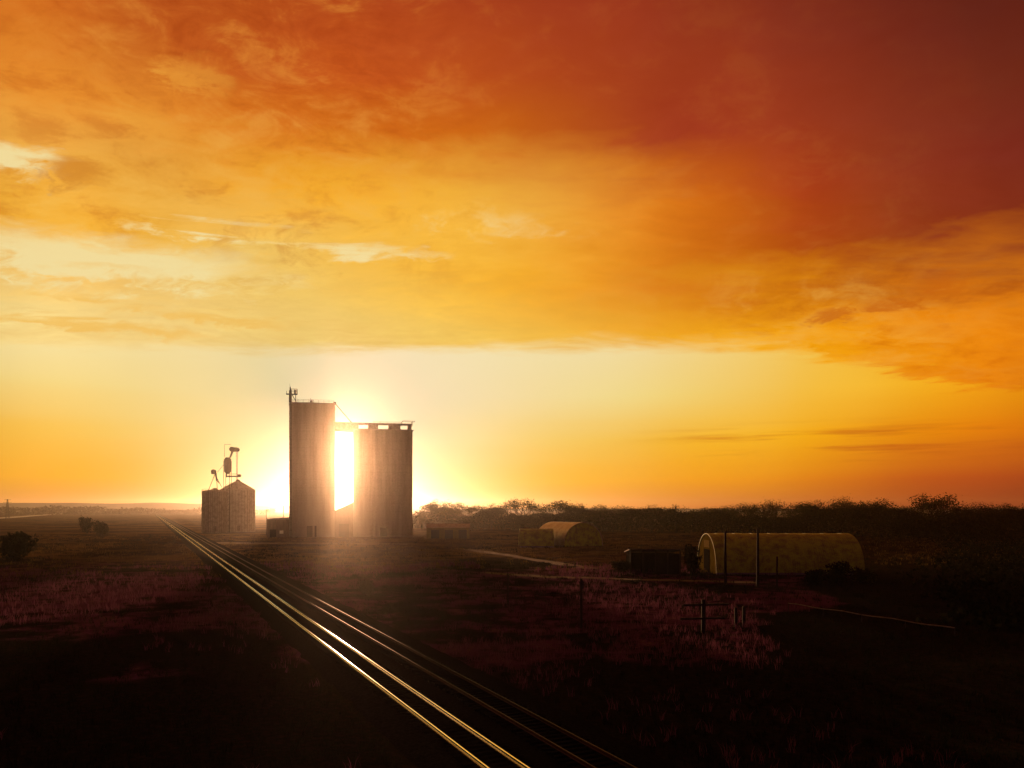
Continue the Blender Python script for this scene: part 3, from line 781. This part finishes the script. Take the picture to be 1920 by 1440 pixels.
# ------------------------------------------------------------------ poles and posts on the right
def base(x, y): v = at(x, y); return Vector((v.x, v.y, 0))
for (x, yt, yb, lab) in ((1360, 996, 1096, 'dark wooden pole before the left end of the largest arched hut'), (1421, 990, 1098, 'thicker dark pole before the middle of the largest arched hut')):
    b_ = base(x, yb); utility_pole(lab, b_, hz(yt, b_.y), False, r=.24, group='poles before the largest hut')
def post(name, label, cat, x, yt, yb, r, group=None, board=None, bars=None):
    b_ = base(x, yb); h = hz(yt, b_.y); t = thing(name, label, cat, b_, .15, group)
    b_.z = float(ground_z(np.array([b_.x]), np.array([b_.y]))[0]); t.location = b_
    MB().tube((0, 0, -.3), (0, 0, h), r, r * .85, 7).lathe([(r * .9, h), (r * .4, h + .06)], n=7).build('pole', M['wood'], t, smooth=True)
    if board: MB().b2((-board[0] / 2, -r - .05, h - board[1] - .1), (board[0] / 2, -r - .003, h - .1)).build('board', M['dark_steel'], t)
    for zb, x0_, x1_ in bars or (): MB().b2((x0_, -r - .08, h * zb - .09), (x1_, -r - .005, h * zb + .09)).build('crossbar', M['wood'], t)
    return t
post('line_post', 'short thin post alone in the field, left of the one with a dark plate', 'post', 952, 1075, 1136, .13)
post('sign_post', 'tall field post with a narrow dark plate at its top', 'sign post', 1090, 1084, 1176, .13, board=(.34, .75))
post('fence_post', 'thick post with two crossbars in the field before the largest hut', 'post', 1319, 1122, 1184, .22, bars=((.86, -2.0, 2.2), (.45, -2.2, 1.9)))
post('gate_post', 'left one of two close stubby posts right of the crossbar post', 'post', 1380, 1138, 1174, .17, 'pair of stubby posts')
post('gate_post', 'right one of two close stubby posts right of the crossbar post', 'post', 1395, 1136, 1173, .17, 'pair of stubby posts')
post('short_post', 'short post close before the largest hut, right of both its poles', 'post', 1457, 1045, 1104, .14)
# low pale cable guard at the right
a, b_ = base(1478, 1142), base(1790, 1192)
t = thing('pipe_guard', 'low pale pipe rail running along the ground at the far right', 'pipe rail', a, 0)
dv = b_ - a; mb = MB(); n = 16
for i in range(n):
    p, q = dv * (i / n), dv * ((i + 1) / n)
    mb.tube((p.x, p.y, .62 + .05 * math.sin(i * 1.3)), (q.x, q.y, .62 + .05 * math.sin((i + 1) * 1.3)), .055, n=6)
mb.build('pipe', M['steel'], t)
for i in range(0, n + 1, 4):
    p = dv * (i / n); MB().tube((p.x, p.y, -.5), (p.x, p.y, .66), .05, n=5).build('post', M['dark_steel'], t)

# lattice tower far left
pc = at(14, 973, None); pc.z = 0; ph = hz(936, pc.y); 
t = thing('lattice_pylon', 'small lattice pylon on the skyline at the far left', 'pylon', pc, .2)
mb = MB(); wd = ph * .075
for sx in (-1, 1):
    for sy in (-1, 1): mb.tube((sx * wd, sy * wd, 0), (sx * .35, sy * .35, ph), .2, .14, 4)
for k in range(7):
    f0, f1 = k / 7, (k + 1) / 7; w0, w1_ = wd + (.35 - wd) * f0, wd + (.35 - wd) * f1
    for s in (-1, 1):
        mb.tube((-w0, s * w0, ph * f0), (w1_, s * w1_, ph * f1), .1, n=4).tube((s * w0, -w0, ph * f0), (s * w1_, w1_, ph * f1), .1, n=4)
mb.build('lattice', M['dark_steel'], t)
for k, wv in enumerate((3.4, 4.2, 3.2)):
    z = ph * (.97 - .13 * k); MB().tube((-wv, 0, z), (wv, 0, z), .16, n=5).build('crossarm', M['dark_steel'], t)

# ------------------------------------------------------------------ trees and bushes
def leaf_cloud(pts, size, seed, up=0.0):
    r_ = np.random.default_rng(seed); n = len(pts)
    d = r_.normal(size=(n, 3)); d /= np.linalg.norm(d, axis=1)[:, None]
    e = np.cross(d, r_.normal(size=(n, 3))); e /= np.linalg.norm(e, axis=1)[:, None]
    s = size * r_.uniform(.5, 1.2, size=(n, 1))
    d = d * s; e = e * s * .55
    v = np.stack([pts - d, pts + e, pts + d, pts - e], 1).reshape(-1, 3)
    f = np.arange(4 * n).reshape(-1, 4)
    return v, f
def np_mesh(name, v, f, m):
    me = bpy.data.meshes.new(name); k = f.shape[1]
    me.vertices.add(len(v)); me.vertices.foreach_set('co', v.astype(np.float32).ravel())
    me.loops.add(f.size); me.loops.foreach_set('vertex_index', f.astype(np.int32).ravel())
    me.polygons.add(len(f)); me.polygons.foreach_set('loop_start', np.arange(0, f.size, k, dtype=np.int32))
    me.polygons.foreach_set('loop_total', np.full(len(f), k, dtype=np.int32))
    me.update(calc_edges=True); me.materials.append(m); return me
def tree_meshes(seed, h, w, sparse, leafm):
    r_ = random.Random(seed); rn = np.random.default_rng(seed)
    mb = MB(); tips = []
    def limb(p, d, L, rad, depth):
        q = p + d * L; mb.tube(p, q, rad, rad * .62, 6 if depth < 2 else 4, cap=False)
        if depth >= 3: tips.append(q); return
        for _ in range(3 if depth < 2 else 2):
            nd = (d + Vector((r_.uniform(-1, 1), r_.uniform(-1, 1), r_.uniform(-.25, .75))) * .8).normalized()
            limb(p.lerp(q, r_.uniform(.7, 1)), nd, L * r_.uniform(.6, .85), rad * .58, depth + 1)
    th_ = h * .26
    mb.tube((0, 0, -.3), (0, 0, th_ + .1), h * .026, h * .019, 8, cap=False)
    for i in range(5):
        a = 2 * math.pi * i / 5 + r_.uniform(-.4, .4); tilt = r_.uniform(.25, .85)
        limb(Vector((0, 0, th_ * r_.uniform(.8, 1))), Vector((math.cos(a) * tilt * w / h * 1.6, math.sin(a) * tilt * w / h * 1.6, 1)).normalized(), h * .25, h * .012, 0)
    limb(Vector((0, 0, th_)), Vector((.05, 0, 1)), h * .27, h * .014, 0)
    trunk = mb.mesh('trunk', M['bark'], True, 60)
    T = np.array([tuple(p) for p in tips])
    sc = np.array([w / 2 / max(1e-3, np.percentile(np.abs(T[:, :2]), 96)), 1, h * .97 / T[:, 2].max()])
    P = []
    for p in T:
        p = p * np.array([min(sc[0], 1.15), min(sc[0], 1.15), min(1.0, sc[2])]); k = int(rn.integers(16, 40) * sparse)
        P.append(p + rn.normal(size=(k, 3)) * np.array([.9, .9, .8]) * h * .06)
    P = np.concatenate(P); P[:, 2] = np.clip(P[:, 2], h * .12, None)
    v, f = leaf_cloud(P, h * .017, seed)
    return trunk, np_mesh('crown', v, f, leafm)
variants = [tree_meshes(11, 13, 12, 1.3, M['leaf']), tree_meshes(12, 12, 13, 1.6, M['leaf']), tree_meshes(13, 14, 10, .8, M['leaf_brown']), tree_meshes(14, 13, 13, 1.5, M['leaf_olive']), tree_meshes(15, 14, 11, 1.0, M['leaf'])]
vh = [13, 12, 14, 13, 14]
def tree(label, p, h, vi, wide=1.0, group='trees of the skyline belt', name='deciduous_tree', cat='tree'):
    t = thing(name, label, cat, p, random.uniform(0, 6.28), group)
    s = h / vh[vi]; t.scale = (s * wide * 1.3, s * wide * 1.3, s)
    put('trunk', variants[vi][0], t); put('crown', variants[vi][1], t)
    return t
def belt_Z(x): return 430 - (x - 800) / 1120 * 150
belt = [
 (822, 941, 1, 1.0, 'rounded tree at the left end of the skyline belt, next to the silo block'),
 (868, 944, 3, 1.2, 'wide low tree second from the silo block in the skyline belt'),
 (921, 948, 1, .9, 'small round tree over the gap between the gabled shed and the small hut'),
 (978, 937, 4, 1.1, 'airy tree standing above the smallest metal hut'),
 (1050, 941, 0, 1.2, 'broad dark tree behind the hut with the bright curved flank'),
 (1084, 949, 1, 1.0, 'low tree just right of the broad one behind the curved flank hut'),
 (1130, 948, 3, 1.0, 'olive tree between the curved flank hut and the open shed'),
 (1176, 951, 0, 1.1, 'low dark tree over the left end of the open machine shed'),
 (1222, 950, 2, 1.0, 'thin brown tree over the middle of the open machine shed'),
 (1268, 951, 1, 1.1, 'low rounded tree over the right end of the open machine shed'),
 (1318, 953, 3, 1.0, 'lowest tree of the skyline above the left end of the largest hut'),
 (1362, 950, 0, 1.0, 'dark tree behind the left pole of the largest hut'),
 (1406, 945, 4, 1.1, 'taller tree above the thicker pole of the largest hut'),
 (1450, 941, 2, .9, 'feathery brown tree behind the middle of the largest hut'),
 (1504, 943, 0, 1.0, 'dark tree behind the right half of the largest hut'),
 (1540, 944, 1, 1.1, 'round dense tree right of centre behind the largest hut'),
 (1575, 936, 2, .8, 'slim feathery tree rising behind the right part of the largest hut'),
 (1608, 943, 4, 1.2, 'broad tree above the right end of the largest hut'),
 (1652, 941, 1, 1.3, 'wide flat topped tree just beyond the right end of the largest hut'),
 (1702, 953, 0, 1.0, 'low tree in the dip left of the tallest spiky tree'),
 (1756, 929, 4, 1.1, 'tallest spiky tree of the skyline, toward the right edge'),
 (1796, 948, 0, 1.0, 'sloping dark tree on the right shoulder of the tallest tree'),
 (1846, 946, 2, 1.0, 'thin tree between the tallest tree and the right edge'),
 (1878, 950, 1, 1.0, 'second tree from the right edge in the skyline belt'),
 (1912, 948, 4, 1.0, 'tree cut by the right edge of the view'),
]
for x, y, vi, wd_, lab in belt:
    Z = belt_Z(x) + random.uniform(-8, 8)
    tree(lab, Vector(((x - 960) / F * Z, Z, 0)), hz(y, Z) * 1.10, vi, wd_)
# unbroken brush under the trees (one mass)
def brush(name, zone, n, size, mat, seed):
    P = zone(np.random.default_rng(seed), n); v, f = leaf_cloud(P, size, seed)
    return tag(put(name, np_mesh(name, v, f, mat)), kind='stuff')
def zone_belt(r_, n):
    x = r_.uniform(772, 2140, n); Z = 430 - (x - 800) / 1120 * 150 + r_.uniform(-16, 16, n)
    X = (x - 960) / F * Z; lump = np.clip((fbm(X / 13.0, Z / 45.0, 9) - .32) * 2.6, 0, 1)
    hh = (7.0 + 4.2 * lump) * r_.uniform(0, 1, n) ** .7
    return np.stack([X, Z, hh], 1)
brush('tree_belt', zone_belt, 90000, .45, M['leaf'], 21)
def zone_left(r_, n):
    a = np.radians(r_.uniform(-36, -16.5, n)); R = 1900 + r_.uniform(-60, 60, n)
    X = R * np.sin(a); Y = R * np.cos(a); lump = fbm(X / 60.0, Y / 90.0, 4)
    return np.stack([X, Y, (4 + 22 * lump ** 1.5) * r_.uniform(0, 1, n)], 1)
brush('distant_wood', zone_left, 9000, 2.6, M['leaf_brown'], 22)

def bush_mesh(seed, n, r, h, leafm, size):
    r_ = np.random.default_rng(seed); k = 9
    cx = np.clip(r_.normal(size=(k, 3)), -1.1, 1.1) * np.array([r * .38, r * .38, 0]); cx[:, 2] = r_.uniform(.25, .75, k) * h
    idx = r_.integers(0, k, n); d = r_.normal(size=(n, 3)); d /= np.linalg.norm(d, axis=1)[:, None]
    P = cx[idx] + d * r_.uniform(.3, 1, (n, 1)) ** .5 * np.array([r * .42, r * .42, h * .28]) + r_.normal(size=(n, 3)) * .06 * r
    P[:, 2] = np.clip(P[:, 2], .03, None)
    v, f = leaf_cloud(P, size, seed + 1)
    fo = np_mesh('foliage', v, f, leafm)
    mb = MB(); rr = random.Random(seed)
    for i in range(7):
        a = rr.uniform(0, 6.28); q = cx[i % k]; mb.tube((.1 * math.cos(a), .1 * math.sin(a), -.1), (q[0], q[1], q[2]), .05, .02, 5)
    return fo, mb.mesh('stem', M['bark'])
bm_big = [bush_mesh(31, 1500, 2.0, 3.0, M['leaf'], .17), bush_mesh(32, 1500, 2.2, 2.6, M['leaf_olive'], .17), bush_mesh(33, 1500, 2.4, 2.2, M['leaf'], .18)]
def bush(label, p, s, vi, hs=1.0, group=None, name='bush', cat='bush'):
    p = Vector(p); p.z = float(ground_z(np.array([p.x]), np.array([p.y]))[0])
    t = thing(name, label, cat, p, random.uniform(0, 6.28), group); t.scale = (s, s, s * hs)
    put('foliage', bm_big[vi][0], t); put('stem', bm_big[vi][1], t); return t
bush('upright bush, left of a pair standing against the skyline left of the bins', base(163, 1000), 1.75, 0, 1.55, 'pair of skyline bushes')
bush('broader bush, right of a pair standing against the skyline left of the bins', base(190, 1004), 1.9, 1, 1.3, 'pair of skyline bushes')
bush('large dark bush near the left edge below the pylon', base(28, 1052), 2.3, 2, 1.25)
bush('dark round bush in the grass between the siding and the shed in the gap', base(685, 1118), .8, 0, 1.0)
bush('low bush growing against the right front of the largest hut', base(1528, 1094), 1.25, 2, .8, 'bushes before the largest hut')
bush('tallest bush hiding the lower right wall of the largest hut', base(1572, 1096), 1.4, 0, .85, 'bushes before the largest hut')
bush('bush at the right front corner of the largest hut', base(1618, 1092), 1.2, 1, .7, 'bushes before the largest hut')
bush('upright dark bush between the open shed and the largest hut', base(1297, 1082), 1.0, 0, 1.9)
bush('small bush at the left side of the open machine shed', base(1160, 1076), .9, 2, 1.1)
def zone_shade_brush(r_, n):
    x = r_.uniform(1600, 2300, n); Z = r_.uniform(70, 270, n); X = (x - 960) / F * Z
    keep = (fbm(X / 9.0, Z / 9.0, 14) > .36) & (x > 1640 + 260 * fbm(X / 7.0, Z / 7.0, 16))
    X, Z = X[keep], Z[keep]; lump = fbm(X / 6.0, Z / 6.0, 15)
    return np.stack([X, Z, r_.uniform(0, 1, len(X)) * (.3 + 5.0 * lump * np.clip((Z - 60) / 90, .15, 1))], 1)
brush('shade_brush', zone_shade_brush, 30000, .42, M['weeds'], 23)  # added leaf mass that blackens the right side in place of shade

# ------------------------------------------------------------------ grass and weeds
def grass(name, n, mat, seed, select, hmin, hmax, blades=7):
    r_ = np.random.default_rng(seed)
    Z = 22.0 * (330.0 / 22.0) ** r_.uniform(0, 1, n); x = r_.uniform(-1.0, 1.0, n) * (0.72 * Z + 6)
    t = track_off(x, Z)
    k = select(x, Z) & ((t < -3.2) | (t > SIDING + 3.2))
    x, Z = x[k], Z[k]; m = len(x); gz = ground_z(x, Z)
    grow = np.clip(Z / 70.0, .8, 3.0)
    bx = np.repeat(x, blades) + r_.normal(size=m * blades) * .16 * np.repeat(grow, blades)
    by_ = np.repeat(Z, blades) + r_.normal(size=m * blades) * .16 * np.repeat(grow, blades)
    bz = np.repeat(gz, blades) - .03
    hh = r_.uniform(hmin, hmax, m * blades) * np.repeat(.6 + .4 * grow ** .5, blades)
    a = r_.uniform(0, 6.283, m * blades); w = .016 * np.repeat(grow, blades) * r_.uniform(.7, 1.5, m * blades)
    lean = r_.normal(size=(m * blades, 2)) * .34 * hh[:, None]
    ca, sa = np.cos(a) * w, np.sin(a) * w
    b0 = np.stack([bx - ca, by_ - sa, bz], 1); b1 = np.stack([bx + ca, by_ + sa, bz], 1)
    tp = np.stack([bx + lean[:, 0], by_ + lean[:, 1], bz + hh], 1)
    mid = np.stack([bx + lean[:, 0] * .3, by_ + lean[:, 1] * .3, bz + hh * .55], 1)
    m0 = mid - np.stack([ca, sa, ca * 0], 1) * .8; m1 = mid + np.stack([ca, sa, ca * 0], 1) * .8
    N = m * blades
    v = np.stack([b0, b1, m1, m0, tp], 1).reshape(-1, 3)
    i = np.arange(N) * 5
    quad = np.stack([i, i + 1, i + 2, i + 3], 1)
    tri = np.stack([i + 3, i + 2, i + 4, i + 4], 1)
    me = bpy.data.meshes.new(name)
    loops = np.concatenate([quad.ravel(), tri[:, :3].ravel()])
    me.vertices.add(len(v)); me.vertices.foreach_set('co', v.astype(np.float32).ravel())
    me.loops.add(len(loops)); me.loops.foreach_set('vertex_index', loops.astype(np.int32))
    me.polygons.add(2 * N)
    me.polygons.foreach_set('loop_start', np.concatenate([np.arange(N) * 4, 4 * N + np.arange(N) * 3]).astype(np.int32))
    me.polygons.foreach_set('loop_total', np.concatenate([np.full(N, 4), np.full(N, 3)]).astype(np.int32))
    me.update(calc_edges=True); me.materials.append(mat)
    tag(put(name, me), kind='stuff')
patch = lambda x, y: fbm(x / 13.0, y / 17.0, 40)
grass('dry_grass', 26000, M['russet'], 51, lambda x, y: (y < 150 + 70 * (fbm(x / 25.0, y / 40.0, 71) - .5)) & (patch(x, y) > .44) & (land_shade(x, y) < rng.uniform(.2, .9, len(x))), .35, .75)
grass('dark_weeds', 22000, M['weeds'], 52, lambda x, y: (patch(x, y) < .47) | (land_shade(x, y) > rng.uniform(.2, .9, len(x))), .2, .5, 8)  # weed patches, thickened where the ground is darkened for shade

grass('far_grass', 12000, M['olive_grass'], 53, lambda x, y: (y > 135 + 70 * (fbm(x / 25.0, y / 40.0, 71) - .5)) & (patch(x, y) > .40), .25, .55)  # farther grass, coloured olive beyond the russet

# ------------------------------------------------------------------ haze
def haze():
    mb = MB().b2((-4700, -4700, -3.0), (4700, 4700, 66.0))
    m = bpy.data.materials.new('haze'); m.use_nodes = True; t = m.node_tree; t.nodes.clear()
    v = t.nodes.new('ShaderNodeVolumePrincipled'); o = t.nodes.new('ShaderNodeOutputMaterial')
    v.inputs['Color'].default_value = (0.97, 0.89, 0.80, 1); v.inputs['Density'].default_value = HAZE_DENSITY
    v.inputs['Anisotropy'].default_value = HAZE_G
    t.links.new(v.outputs[0], o.inputs['Volume'])
    tag(mb.build('haze', m), kind='stuff')
haze()
